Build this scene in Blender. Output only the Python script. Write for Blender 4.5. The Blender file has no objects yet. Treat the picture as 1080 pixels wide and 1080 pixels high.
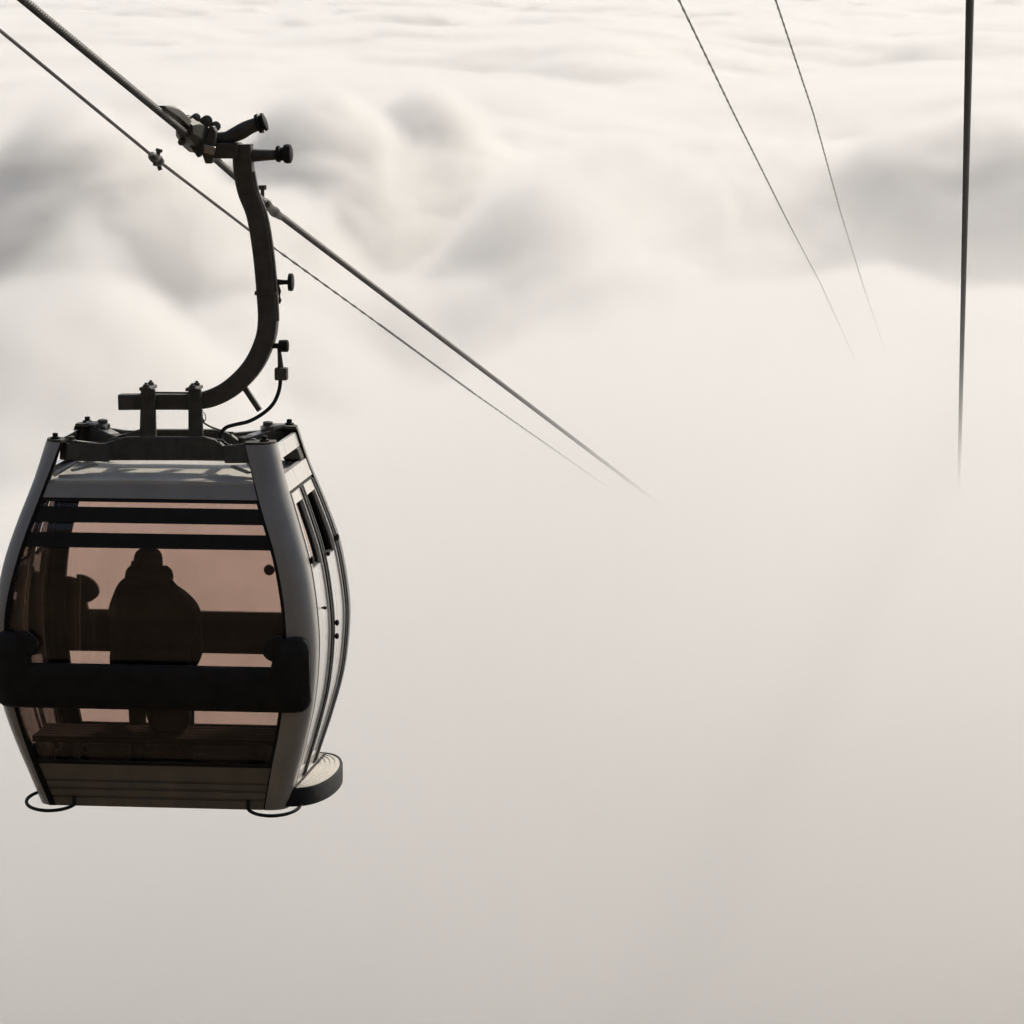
import bpy, bmesh, math, random
from mathutils import Vector, Matrix

random.seed(7)
sc = bpy.context.scene
PI = math.pi

# ------------------------------------------------------------------ camera
F = 4200.0                                   # focal length in photo pixels (1080 wide)
CAM = Vector((0.0, 0.0, 30.0))
PITCH = math.atan(570.0 / F)
YAW = math.radians(6.39)
cd = bpy.data.cameras.new('camera')
cam = bpy.data.objects.new('camera', cd)
sc.collection.objects.link(cam)
cam.location = CAM
cam.rotation_euler = (PI / 2 - PITCH, 0, YAW)
cd.sensor_width = 36
cd.lens = 36 * F / 1080
cd.clip_start = 0.1
cd.clip_end = 30000
sc.camera = cam

# ------------------------------------------------------------------ light
SUN_EL, SUN_AZ = math.radians(38), math.radians(22)      # azimuth: clockwise from +Y
world = bpy.data.worlds.new('World')
sc.world = world
world.use_nodes = True
wn = world.node_tree
bg = wn.nodes['Background']
sky = wn.nodes.new('ShaderNodeTexSky')
sky.sky_type = 'NISHITA'
sky.sun_disc = False
sky.sun_elevation = SUN_EL
sky.sun_rotation = SUN_AZ
sky.dust_density = 2.0
sky.air_density = 0.8
sky.ozone_density = 0.6
hs = wn.nodes.new('ShaderNodeHueSaturation')      # thin veil of high cloud: a paler blue
hs.inputs['Saturation'].default_value = 0.7
wn.links.new(sky.outputs[0], hs.inputs['Color'])
wn.links.new(hs.outputs[0], bg.inputs[0])
bg.inputs[1].default_value = 0.085
sd = bpy.data.lights.new('sun', 'SUN')
sun = bpy.data.objects.new('sun', sd)
sc.collection.objects.link(sun)
sd.energy = 2.9
sd.angle = math.radians(6.0)
sd.color = (1.0, 0.922, 0.81)
sun.rotation_euler = Vector((math.sin(SUN_AZ) * math.cos(SUN_EL), math.cos(SUN_AZ) * math.cos(SUN_EL),
                             math.sin(SUN_EL))).to_track_quat('Z', 'Y').to_euler()
sun.location = (10, 60, 80)
vs = sc.view_settings
vs.view_transform = 'Standard'
vs.look = 'None'
vs.exposure = 0.11
vs.gamma = 1.0
cy = sc.cycles
cy.use_denoising = True
cy.use_adaptive_sampling = True
cy.adaptive_threshold = 0.04
cy.max_bounces = 12
cy.transparent_max_bounces = 24
cy.volume_bounces = 9
cy.volume_step_rate = 3.5
cy.volume_max_steps = 512
cy.sample_clamp_indirect = 8.0


# ------------------------------------------------------------------ pixel helper
FW = Vector((-math.sin(YAW) * math.cos(PITCH), math.cos(YAW) * math.cos(PITCH), -math.sin(PITCH)))
RT = Vector((math.cos(YAW), math.sin(YAW), 0))
UP = RT.cross(FW)


def ray(u, v):
    return FW + RT * ((u - 540) / F) + UP * ((540 - v) / F)


def at_x(u, v, X):
    d = ray(u, v)
    return CAM + d * ((X - CAM.x) / d.x)


def at_z(u, v, Z):
    d = ray(u, v)
    return CAM + d * ((Z - CAM.z) / d.z)


ORG = Vector((-4.564, 22.9, 25.17))          # base centre of the cabin


def lo(u, v, y):
    """photo pixel -> cabin-local (x, z) on the plane y"""
    d = ray(u, v)
    p = CAM + d * ((ORG.y + y - CAM.y) / d.y) - ORG
    return (p.x, p.z)


# ------------------------------------------------------------------ materials
MAT = {}


def mat(name, col, rough=0.5, metal=0.0, var=0.15, scale=8.0, bump=0.0, coat=0.0, spec=0.5, streak=False):
    m = bpy.data.materials.new(name)
    m.use_nodes = True
    nt = m.node_tree
    b = nt.nodes['Principled BSDF']
    b.inputs['Metallic'].default_value = metal
    b.inputs['Coat Weight'].default_value = coat
    b.inputs['Coat Roughness'].default_value = 0.15
    b.inputs['Specular IOR Level'].default_value = spec
    tc = nt.nodes.new('ShaderNodeTexCoord')
    mp = nt.nodes.new('ShaderNodeMapping')
    if streak:
        mp.inputs['Scale'].default_value = (1, 1, 0.12)
    nt.links.new(tc.outputs['Object'], mp.inputs[0])
    n = nt.nodes.new('ShaderNodeTexNoise')
    n.inputs['Scale'].default_value = scale
    n.inputs['Detail'].default_value = 6
    n.inputs['Roughness'].default_value = 0.62
    nt.links.new(mp.outputs[0], n.inputs['Vector'])
    r = nt.nodes.new('ShaderNodeValToRGB')
    r.color_ramp.elements[0].position = 0.3
    r.color_ramp.elements[1].position = 0.7
    r.color_ramp.elements[0].color = tuple(c * (1 - var) for c in col) + (1,)
    r.color_ramp.elements[1].color = tuple(min(1, c * (1 + var)) for c in col) + (1,)
    nt.links.new(n.outputs[0], r.inputs[0])
    nt.links.new(r.outputs[0], b.inputs['Base Color'])
    mr = nt.nodes.new('ShaderNodeMapRange')
    mr.inputs['To Min'].default_value = max(0.03, rough - 0.1)
    mr.inputs['To Max'].default_value = min(1, rough + 0.12)
    nt.links.new(n.outputs[0], mr.inputs[0])
    nt.links.new(mr.outputs[0], b.inputs['Roughness'])
    if bump:
        n2 = nt.nodes.new('ShaderNodeTexNoise')
        n2.inputs['Scale'].default_value = scale * 9
        n2.inputs['Detail'].default_value = 4
        nt.links.new(tc.outputs['Object'], n2.inputs['Vector'])
        bp = nt.nodes.new('ShaderNodeBump')
        bp.inputs['Strength'].default_value = bump
        bp.inputs['Distance'].default_value = 0.01
        nt.links.new(n2.outputs[0], bp.inputs['Height'])
        nt.links.new(bp.outputs[0], b.inputs['Normal'])
    MAT[name] = m
    return m


mat('paint', (0.36, 0.34, 0.305), 0.36, 0.1, 0.14, 5, 0.05, coat=0.2, streak=True)
mat('panel', (0.80, 0.775, 0.73), 0.28, 0.0, 0.07, 6, 0.03, coat=0.8, streak=True)
mat('lower_paint', (0.20, 0.178, 0.14), 0.45, 0.1, 0.15, 7, 0.08, streak=True)
mat('roof', (0.60, 0.57, 0.50), 0.45, 0.0, 0.14, 5, 0.1)
mat('rubber', (0.020, 0.019, 0.0175), 0.6, 0.0, 0.35, 9, 0.15, spec=0.25)
mat('steel_dark', (0.085, 0.078, 0.062), 0.55, 0.0, 0.3, 14, 0.2, spec=0.35)
mat('steel_light', (0.42, 0.40, 0.36), 0.35, 0.7, 0.2, 20, 0.1)
mat('rope_steel', (0.055, 0.048, 0.040), 0.55, 0.2, 0.35, 30, 0.2)
mat('cable_grey', (0.20, 0.18, 0.155), 0.5, 0.2, 0.2, 20, 0.1)
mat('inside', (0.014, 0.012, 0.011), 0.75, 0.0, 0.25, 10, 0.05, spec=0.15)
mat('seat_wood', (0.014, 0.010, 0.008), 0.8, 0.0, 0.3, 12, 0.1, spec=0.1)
mat('jacket', (0.012, 0.0115, 0.0115), 0.75, 0.0, 0.3, 18, 0.4, spec=0.3)
mat('trousers', (0.018, 0.018, 0.02), 0.8, 0.0, 0.3, 22, 0.3, spec=0.2)
mat('skin', (0.38, 0.23, 0.17), 0.5, 0.0, 0.08, 12)
mat('knit', (0.02, 0.019, 0.019), 0.9, 0.0, 0.3, 60, 0.8, spec=0.2)
mat('tread', (0.68, 0.64, 0.57), 0.5, 0.0, 0.12, 25, 0.15)


def glass(name, tint, rough=0.02, ior=1.5):
    m = bpy.data.materials.new(name)
    m.use_nodes = True
    nt = m.node_tree
    nt.nodes.clear()
    out = nt.nodes.new('ShaderNodeOutputMaterial')
    tr = nt.nodes.new('ShaderNodeBsdfTransparent')
    gl = nt.nodes.new('ShaderNodeBsdfGlossy')
    gl.inputs['Roughness'].default_value = rough
    tc = nt.nodes.new('ShaderNodeTexCoord')
    n = nt.nodes.new('ShaderNodeTexNoise')
    n.inputs['Scale'].default_value = 3.0
    n.inputs['Detail'].default_value = 5
    nt.links.new(tc.outputs['Object'], n.inputs['Vector'])
    r = nt.nodes.new('ShaderNodeValToRGB')
    r.color_ramp.elements[0].position = 0.3
    r.color_ramp.elements[1].position = 0.7
    r.color_ramp.elements[0].color = tuple(c * 0.96 for c in tint) + (1,)
    r.color_ramp.elements[1].color = tuple(min(1, c * 1.03) for c in tint) + (1,)
    nt.links.new(n.outputs[0], r.inputs[0])
    nt.links.new(r.outputs[0], tr.inputs[0])
    fr = nt.nodes.new('ShaderNodeFresnel')
    fr.inputs['IOR'].default_value = ior
    mx = nt.nodes.new('ShaderNodeMixShader')
    nt.links.new(fr.outputs[0], mx.inputs[0])
    nt.links.new(tr.outputs[0], mx.inputs[1])
    nt.links.new(gl.outputs[0], mx.inputs[2])
    df = nt.nodes.new('ShaderNodeBsdfDiffuse')
    df.inputs['Color'].default_value = (0.5, 0.46, 0.42, 1)
    mp = nt.nodes.new('ShaderNodeMapping')
    mp.inputs['Scale'].default_value = (5, 5, 1.6)
    nt.links.new(tc.outputs['Object'], mp.inputs[0])
    n3 = nt.nodes.new('ShaderNodeTexNoise')
    n3.inputs['Scale'].default_value = 1.6
    n3.inputs['Detail'].default_value = 8
    n3.inputs['Roughness'].default_value = 0.7
    nt.links.new(mp.outputs[0], n3.inputs['Vector'])
    mr = nt.nodes.new('ShaderNodeMapRange')
    mr.inputs['From Min'].default_value = 0.42
    mr.inputs['From Max'].default_value = 0.75
    mr.inputs['To Max'].default_value = 0.016
    nt.links.new(n3.outputs[0], mr.inputs[0])
    m2 = nt.nodes.new('ShaderNodeMixShader')
    nt.links.new(mr.outputs[0], m2.inputs[0])
    nt.links.new(mx.outputs[0], m2.inputs[1])
    nt.links.new(df.outputs[0], m2.inputs[2])
    nt.links.new(m2.outputs[0], out.inputs[0])
    MAT[name] = m


# each pane is a thin solid sheet: light crosses two faces
glass('window_glass', (0.84, 0.765, 0.73))


# ------------------------------------------------------------------ mesh helpers
def link(name, bm, m, parent=None, smooth=True, bevel=0.0, auto=35):
    bmesh.ops.recalc_face_normals(bm, faces=bm.faces)
    me = bpy.data.meshes.new(name)
    bm.to_mesh(me)
    bm.free()
    if m:
        me.materials.append(MAT[m])
    o = bpy.data.objects.new(name, me)
    sc.collection.objects.link(o)
    if parent is not None:
        o.parent = parent
    if smooth:
        me.shade_smooth()
        me.set_sharp_from_angle(angle=math.radians(auto))
    if bevel:
        md = o.modifiers.new('bevel', 'BEVEL')
        md.width = bevel
        md.segments = 2
        md.limit_method = 'ANGLE'
        md.angle_limit = math.radians(40)
    return o


def bm_box(bm, x0, x1, y0, y1, z0, z1):
    v = [bm.verts.new(p) for p in ((x0, y0, z0), (x1, y0, z0), (x1, y1, z0), (x0, y1, z0),
                                   (x0, y0, z1), (x1, y0, z1), (x1, y1, z1), (x0, y1, z1))]
    for f in ((0, 3, 2, 1), (4, 5, 6, 7), (0, 1, 5, 4), (1, 2, 6, 5), (2, 3, 7, 6), (3, 0, 4, 7)):
        bm.faces.new([v[i] for i in f])


def box(name, m, parent, *c, bevel=0.004):
    bm = bmesh.new()
    bm_box(bm, *c)
    return link(name, bm, m, parent, False, bevel)


def bm_loft(bm, rings, closed_ring=True, caps=True, closed_path=False):
    vr = [[bm.verts.new(p) for p in r] for r in rings]
    n = len(vr[0])
    m = len(vr)
    for i in range(m if closed_path else m - 1):
        a, b = vr[i], vr[(i + 1) % m]
        for j in range(n if closed_ring else n - 1):
            bm.faces.new((a[j], a[(j + 1) % n], b[(j + 1) % n], b[j]))
    if caps and not closed_path:
        bm.faces.new(list(reversed(vr[0])))
        bm.faces.new(vr[-1])


def frames(pts, upv=Vector((0, 0, 1))):
    pts = [Vector(p) for p in pts]
    out = []
    for i, p in enumerate(pts):
        t = (pts[min(i + 1, len(pts) - 1)] - pts[max(i - 1, 0)]).normalized()
        s = t.cross(upv)
        if s.length < 1e-4:
            s = t.cross(Vector((0, 1, 0)))
        s.normalize()
        out.append((p, s, s.cross(t).normalized()))
    return out


def bm_tube(bm, pts, rad, sides=12, upv=Vector((0, 0, 1))):
    fr = frames(pts, upv)
    rings = []
    for i, (p, s, u) in enumerate(fr):
        r = rad[i] if isinstance(rad, (list, tuple)) else rad
        rings.append([p + s * (r * math.cos(2 * PI * k / sides)) + u * (r * math.sin(2 * PI * k / sides)) for k in range(sides)])
    bm_loft(bm, rings)


def tube(name, m, parent, pts, rad, sides=12, upv=Vector((0, 0, 1))):
    bm = bmesh.new()
    bm_tube(bm, pts, rad, sides, upv)
    return link(name, bm, m, parent, True)


def smooth_path(pts, n=8):
    pts = [Vector(p) for p in pts]
    out = []
    for i in range(len(pts) - 1):
        p0, p1, p2, p3 = pts[max(i - 1, 0)], pts[i], pts[i + 1], pts[min(i + 2, len(pts) - 1)]
        for k in range(n):
            t = k / n
            out.append(0.5 * (2 * p1 + (p2 - p0) * t + (2 * p0 - 5 * p1 + 4 * p2 - p3) * t * t + (3 * p1 - p0 - 3 * p2 + p3) * t ** 3))
    out.append(pts[-1])
    return out


def bar(name, m, parent, a, b, w, h, bevel=0.004, upv=Vector((0, 0, 1))):
    """rectangular bar from a to b"""
    bm = bmesh.new()
    rings = []
    for p, s, u in frames([a, b], upv):
        rings.append([p + s * (w / 2 * i) + u * (h / 2 * j) for i, j in ((-1, -1), (1, -1), (1, 1), (-1, 1))])
    bm_loft(bm, rings)
    return link(name, bm, m, parent, False, bevel)


def prism(name, m, parent, poly, y0, y1, bevel=0.004, yfun=None):
    """polygon in x,z extruded along y"""
    bm = bmesh.new()
    a = [bm.verts.new((x, y0 if yfun is None else yfun(z) + y0, z)) for x, z in poly]
    b = [bm.verts.new((x, y1 if yfun is None else yfun(z) + y1, z)) for x, z in poly]
    n = len(poly)
    for i in range(n):
        bm.faces.new((a[i], a[(i + 1) % n], b[(i + 1) % n], b[i]))
    bm.faces.new(list(reversed(a)))
    bm.faces.new(b)
    return link(name, bm, m, parent, False, bevel)


def lathe(name, m, parent, base, axis, prof, sides=20):
    """profile of (distance along axis, radius)"""
    bm = bmesh.new()
    ax = Vector(axis).normalized()
    s = ax.orthogonal().normalized()
    u = ax.cross(s)
    base = Vector(base)
    rings = [[base + ax * d + s * (r * math.cos(2 * PI * k / sides)) + u * (r * math.sin(2 * PI * k / sides)) for k in range(sides)] for d, r in prof]
    bm_loft(bm, rings)
    return link(name, bm, m, parent, True, auto=40)


def tag(o, label=None, cat=None, group=None, kind=None):
    if label:
        o['label'] = label
    if cat:
        o['category'] = cat
    if group:
        o['group'] = group
    if kind:
        o['kind'] = kind
    return o


def empty(name, loc):
    o = bpy.data.objects.new(name, None)
    o.empty_display_size = 0.2
    o.location = loc
    sc.collection.objects.link(o)
    return o


# ------------------------------------------------------------------ the setting: mountainside
def smoothstep(a, b, x):
    t = max(0.0, min(1.0, (x - a) / (b - a)))
    return t * t * (3 - 2 * t)


def build_ground():
    bm = bmesh.new()
    xs = [-9000, -4000, -1500, -700, -400, -250, -160, -100, -75] + [-60 + 4 * i for i in range(31)] + [75, 100, 160, 250, 400, 700, 1500, 4000, 9000]
    ys = [-900, -500, -300, -200, -130, -90, -60, -40, -25, -12] + [-4 + 4 * i for i in range(26)] + [115, 130, 200, 300, 500, 900, 2000, 5000, 12000]

    def hgt(x, y):
        z = (17.0 - 0.2 * y if y < 60 else 5.0 - 0.25 * (y - 60)) + 0.3 * max(0.0, -y)
        z = max(z, -60)
        z += 2.5 * math.sin(x * 0.05 + y * 0.03) + 1.6 * math.sin(y * 0.09 - x * 0.07)
        z += 8.0 * math.exp(-((x - 12) / 30) ** 2 - ((y - 38) / 13) ** 2)      # made-up knoll under the mist, added to darken the view's lower right
        return min(z, 260 + 6 * math.sin(x * 0.01))
    V = [[bm.verts.new((x, y, hgt(x, y))) for x in xs] for y in ys]
    for i in range(len(ys) - 1):
        for j in range(len(xs) - 1):
            bm.faces.new((V[i][j], V[i][j + 1], V[i + 1][j + 1], V[i + 1][j]))
    return tag(link('ground', bm, 'ground', None, True, auto=80), kind='structure')


mat('ground', (0.085, 0.064, 0.04), 0.9, 0.0, 0.5, 0.15)
build_ground()

# ------------------------------------------------------------------ the setting: sea of cloud
CM = bpy.data.materials.new('cloud')
CM.use_nodes = True
cn = CM.node_tree
cn.nodes.clear()
pv = cn.nodes.new('ShaderNodeVolumePrincipled')
co = cn.nodes.new('ShaderNodeOutputMaterial')
cn.links.new(pv.outputs[0], co.inputs['Volume'])
pv.inputs['Color'].default_value = (0.997, 0.990, 0.974, 1)
pv.inputs['Density'].default_value = 1.0
pv.inputs['Anisotropy'].default_value = 0.28

# billows and hollows of the lower cloud deck: (photo pixel, height there, half-widths across and along, rise)
BUMPS = [
    (610, 205, 18.0, 5.5, 18.0, 2.4),
    (720, 185, 18.0, 5.5, 20.0, 1.6),
    (120, 318, 20.0, 5.0, 8.0, 3.2),
    (240, 298, 19.0, 6.5, 8.0, 7.5),
    (60, 226, 18.0, 7.0, 11.0, 5.2),
    (0, 345, 20.0, 4.0, 9.0, 2.5),
    (20, 400, 22.0, 6.0, 14.0, 2.5),
    (450, 180, 17.5, 6.0, 12.0, 4.5),
    (440, 225, 17.0, 3.0, 16.0, -5.0),
    (330, 190, 18.0, 4.5, 10.0, 4.0),
    (530, 280, 17.0, 6.0, 14.0, -6.0),
    (245, 360, 17.0, 6.0, 12.0, -8.0),
    (330, 330, 17.0, 5.0, 12.0, -5.0),
    (40, 285, 17.0, 5.5, 12.0, -6.5),
    (1000, 220, 17.0, 10.0, 26.0, -6.5),
    (1015, 182, 17.5, 15.0, 13.0, 5.0),
    (850, 226, 17.0, 8.0, 16.0, -3.6),
    (640, 66, 17.0, 20.0, 60.0, -7.0),
    (930, 50, 17.0, 30.0, 90.0, -7.0),
    (470, 62, 17.0, 14.0, 50.0, -6.0),
]


def cloud(name, label, mn, mx, res):
    ng = bpy.data.node_groups.new(name, 'GeometryNodeTree')
    ng.interface.new_socket('Geometry', in_out='OUTPUT', socket_type='NodeSocketGeometry')
    N, L = ng.nodes.new, ng.links.new
    out = N('NodeGroupOutput')
    vc = N('GeometryNodeVolumeCube')
    sm = N('GeometryNodeSetMaterial')
    sm.inputs['Material'].default_value = CM
    vc.inputs['Min'].default_value = mn
    vc.inputs['Max'].default_value = mx
    for a, r in zip('XYZ', res):
        vc.inputs['Resolution ' + a].default_value = r
    pos = N('GeometryNodeInputPosition')

    def M(op, a, b=None, c=None):
        n = N('ShaderNodeMath')
        n.operation = op
        for i, v in enumerate((a, b, c)):
            if v is None:
                continue
            if isinstance(v, (int, float)):
                n.inputs[i].default_value = v
            else:
                L(v, n.inputs[i])
        return n.outputs[0]

    def clamp(v):
        n = N('ShaderNodeClamp')
        L(v, n.inputs[0])
        return n.outputs[0]
    sep = N('ShaderNodeSeparateXYZ')
    L(pos.outputs[0], sep.inputs[0])
    X, Y, Z = sep.outputs

    def noise(sx, sy, sz, seed, detail, rough, dist):
        c = N('ShaderNodeCombineXYZ')
        L(M('MULTIPLY_ADD', M('MULTIPLY_ADD', Y, -0.03, X), sx, seed * 17.3), c.inputs[0])
        L(M('MULTIPLY_ADD', Y, sy, seed * 5.1), c.inputs[1])
        L(M('MULTIPLY', Z, sz), c.inputs[2])
        n = N('ShaderNodeTexNoise')
        n.noise_dimensions = '3D'
        L(c.outputs[0], n.inputs['Vector'])
        n.inputs['Scale'].default_value = 1
        n.inputs['Detail'].default_value = detail
        n.inputs['Roughness'].default_value = rough
        n.inputs['Distortion'].default_value = dist
        return M('SUBTRACT', n.outputs[0], 0.5)
    def ramp(v, a0, a1, b0, b1):
        n = N('ShaderNodeMapRange')
        n.interpolation_type = 'SMOOTHSTEP'
        L(v, n.inputs[0])
        for i, q in enumerate((a0, a1, b0, b1)):
            n.inputs[i + 1].default_value = q
        return n.outputs[0]
    # a calm high bank in front; past its slanting crest the deck lies lower and rolls
    big = noise(1 / 26, 1 / 38, 1 / 60, 1, 2, 0.5, 0.4)
    mid = noise(1 / 8.0, 1 / 12, 1 / 9, 2, 3, 0.5, 0.6)
    fine = noise(1 / 2.6, 1 / 3.6, 1 / 3, 3, 2, 0.5, 0.3)
    crest = M('MINIMUM', M('MAXIMUM', M('MULTIPLY_ADD', M('ADD', X, 6.4), 5.6, 90.0), 36.0), 90.0)
    past = M('ADD', M('SUBTRACT', Y, crest), M('MULTIPLY', big, 20.0))
    k = ramp(past, -12, 20, 0.0, 1.0)
    base = M('ADD', M('MULTIPLY_ADD', k, -6.1, 23.1), ramp(Y, 22, 46, -1.4, 0.0))
    far = M('MULTIPLY_ADD', k, 0.72, 0.28)
    calm = ramp(Y, 150, 420, 1.0, 0.4)
    huge = noise(1 / 70, 1 / 120, 1 / 90, 4, 2, 0.5, 0.4)
    mid = M('MULTIPLY', mid, calm)
    fine = M('MULTIPLY', fine, calm)
    base = M('MULTIPLY_ADD', M('MULTIPLY', huge, ramp(Y, 180, 420, 0.0, 1.0)), 15.0, base)
    H = M('MULTIPLY', M('ADD', M('ADD', M('MULTIPLY', big, 7.0), M('MULTIPLY', mid, 5.5)), M('MULTIPLY', fine, 0.8)), far)
    for (u, v, zz, wx, wy, rise) in BUMPS:
        p = at_z(u, v, zz)
        dx = M('MULTIPLY', M('SUBTRACT', X, p.x), 1 / wx)
        dy = M('MULTIPLY', M('SUBTRACT', Y, p.y), 1 / wy)
        q = M('ADD', M('MULTIPLY', dx, dx), M('MULTIPLY', dy, dy))
        H = M('MULTIPLY_ADD', M('EXPONENT', M('MULTIPLY', q, -1.0)), rise * 1.45, H)
    H = M('ADD', H, base)
    # torn edges: the depth below the cloud top is disturbed at several scales, drifting along a slant
    wisp = noise(1 / 8.5, 1 / 16.0, 1 / 4.6, 5, 6, 0.60, 0.8)
    depth = M('ADD', M('SUBTRACT', H, Z), M('MULTIPLY', M('MULTIPLY', wisp, calm), M('MULTIPLY_ADD', k, 5.4, 1.7)))
    core = M('MULTIPLY', M('POWER', clamp(M('DIVIDE', depth, M('MULTIPLY_ADD', k, -0.5, 2.6))), 1.7), M('MULTIPLY_ADD', k, 0.0, 0.9))
    # thin mist that trails off above the cloud
    mist = M('MULTIPLY', M('EXPONENT', M('DIVIDE', M('MINIMUM', depth, 0.0), M('MULTIPLY_ADD', k, -0.7, 2.0))), M('MULTIPLY', ramp(past, -34, 0, 0.12, 0.006), ramp(Y, 22, 36, 0.0, 1.0)))
    dens = M('MAXIMUM', M('SUBTRACT', M('ADD', M('MULTIPLY', core, ramp(Y, 20, 50, 0.003, 1.0)), mist), 0.003), 0.0)
    L(dens, vc.inputs['Density'])
    L(vc.outputs[0], sm.inputs[0])
    L(sm.outputs[0], out.inputs[0])
    o = bpy.data.objects.new(name, bpy.data.meshes.new(name))
    sc.collection.objects.link(o)
    o.data.materials.append(CM)
    o.modifiers.new('cloud', 'NODES').node_group = ng
    return tag(o, label, 'cloud', kind='stuff')


cloud('cloud_sea', 'soft bright sea of cloud spreading under the cables', (-75, 14, 8), (45, 330, 29.2), (218, 396, 50))
cloud('far_cloud_sea', 'distant rolling cloud tops near the horizon', (-520, 330.01, 8), (320, 2600, 29.2), (210, 454, 30))

# ------------------------------------------------------------------ the gondola
G = tag(empty('cable_car_gondola', ORG), 'grey cable car cabin with tinted windows hanging from curved steel arm', 'cable car')


def interp(tab):
    xs = [p[0] for p in tab]
    ys = [p[1] for p in tab]
    n = len(xs)
    m = []
    for i in range(n):
        if i == 0:
            m.append((ys[1] - ys[0]) / (xs[1] - xs[0]))
        elif i == n - 1:
            m.append((ys[-1] - ys[-2]) / (xs[-1] - xs[-2]))
        else:
            m.append((ys[i + 1] - ys[i - 1]) / (xs[i + 1] - xs[i - 1]))

    def f(x):
        if x <= xs[0]:
            return ys[0] + m[0] * (x - xs[0])
        if x >= xs[-1]:
            return ys[-1] + m[-1] * (x - xs[-1])
        i = max(k for k in range(n) if xs[k] <= x)
        i = min(i, n - 2)
        h = xs[i + 1] - xs[i]
        t = (x - xs[i]) / h
        return (ys[i] * (1 + 2 * t) * (1 - t) ** 2 + m[i] * h * t * (1 - t) ** 2 + ys[i + 1] * t * t * (3 - 2 * t) + m[i + 1] * h * t * t * (t - 1))
    return f


fa = interp([(0, .736), (.2, .793), (.4, .853), (.66, .916), (.97, .945), (1.19, .932), (1.45, .889), (1.69, .815), (1.92, .735), (2.135, .674)])
fb = interp([(0, .50), (.21, .58), (.4, .65), (.66, .72), (.97, .75), (1.19, .74), (1.45, .70), (1.69, .64), (1.92, .56), (2.135, .50)])
# inner (window side) edges of the front corner posts
fwr = interp([(0, .600), (.26, .66), (.57, .735), (.91, .775), (1.18, .772), (1.5, .712), (1.826, .60), (2.135, .505)])
fwl = interp([(0, .655), (.26, .728), (.57, .80), (.91, .845), (1.18, .845), (1.5, .775), (1.826, .668), (2.135, .56)])
CR = 0.11          # corner radius in plan


def zs(z0, z1, n):
    return [z0 + (z1 - z0) * i / n for i in range(n + 1)]


def corner_post(sx, sy):
    bm = bmesh.new()
    fw_ = fwr if sx > 0 else fwl
    rings = []
    for z in zs(0.0, 2.135, 30):
        a, b, w = fa(z), fb(z), fw_(z)
        tail = 0.055 + 0.03 * smoothstep(0.3, 0.9, z) * smoothstep(2.0, 1.2, z)
        o, i_ = [], []
        th = 0.045
        o.append((w, b - 0.012))
        o.append((w + 0.008, b))
        for k in range(9):
            an = PI / 2 * (1 - k / 8)
            o.append((a - CR + CR * math.cos(an), b - CR + CR * math.sin(an)))
        o.append((a, b - CR - tail + 0.008))
        o.append((a - 0.008, b - CR - tail))
        i_.append((a - th, b - CR - tail))
        for k in range(5):
            an = PI / 2 * k / 4
            i_.append((a - CR + (CR - th) * math.cos(an), b - CR + (CR - th) * math.sin(an)))
        i_.append((w, b - th))
        rings.append([Vector((sx * x, sy * y, z)) for x, y in o + i_])
    bm_loft(bm, rings)
    p = link('corner_post', bm, 'paint', G, True, auto=50)
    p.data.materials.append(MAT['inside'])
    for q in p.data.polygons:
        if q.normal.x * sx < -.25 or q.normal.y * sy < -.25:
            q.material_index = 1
    # cap on top with a bolt
    z = 2.136
    a, b, w = fa(z), fb(z), fw_(z)
    bm = bmesh.new()
    ring = [(w, b - .10), (w, b - .006)] + [(a - CR + (CR - .004) * math.cos(PI / 2 * (1 - k / 6)), b - CR + (CR - .004) * math.sin(PI / 2 * (1 - k / 6))) for k in range(7)] + [(a - .004, b - CR - .05), (w + .03, b - CR - .05)]
    bm_loft(bm, [[Vector((sx * x, sy * y, zz)) for x, y in ring] for zz in (2.132, 2.15)])
    link('cap', bm, 'steel_dark', p, False, 0.003)
    lathe('bolt', 'rubber', p, (sx * (a - .06), sy * (b - .07), 2.148), (0, 0, 1), [(0, .028), (.012, .028), (.014, .016), (.034, .016), (.036, .008)], 10)
    return p


for sx in (-1, 1):
    for sy in (-1, 1):
        corner_post(sx, sy)


def face_patch(name, m, parent, sy, xl, xr, z0, z1, off, th, nz=14, nx=6, grooves=None):
    """curved sheet on the front (sy=-1) or rear (sy=1) face; xl/xr are functions of z"""
    bm = bmesh.new()
    rings = []
    zlist = zs(z0, z1, nz)
    if grooves:
        for g in grooves:
            zlist += [g - .009, g - .005, g + .005, g + .009]
        zlist = sorted(zlist)
    for z in zlist:
        y = fb(z) + off
        if grooves and any(abs(z - g) < .006 for g in grooves):
            y -= .012
        x0, x1 = xl(z), xr(z)
        o = [Vector((x0 + (x1 - x0) * k / nx, sy * y, z)) for k in range(nx + 1)]
        i_ = [Vector((x0 + (x1 - x0) * k / nx, sy * (y - th), z)) for k in range(nx, -1, -1)]
        rings.append(o + i_)
    bm_loft(bm, rings)
    return link(name, bm, m, parent, True, auto=30)


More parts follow.
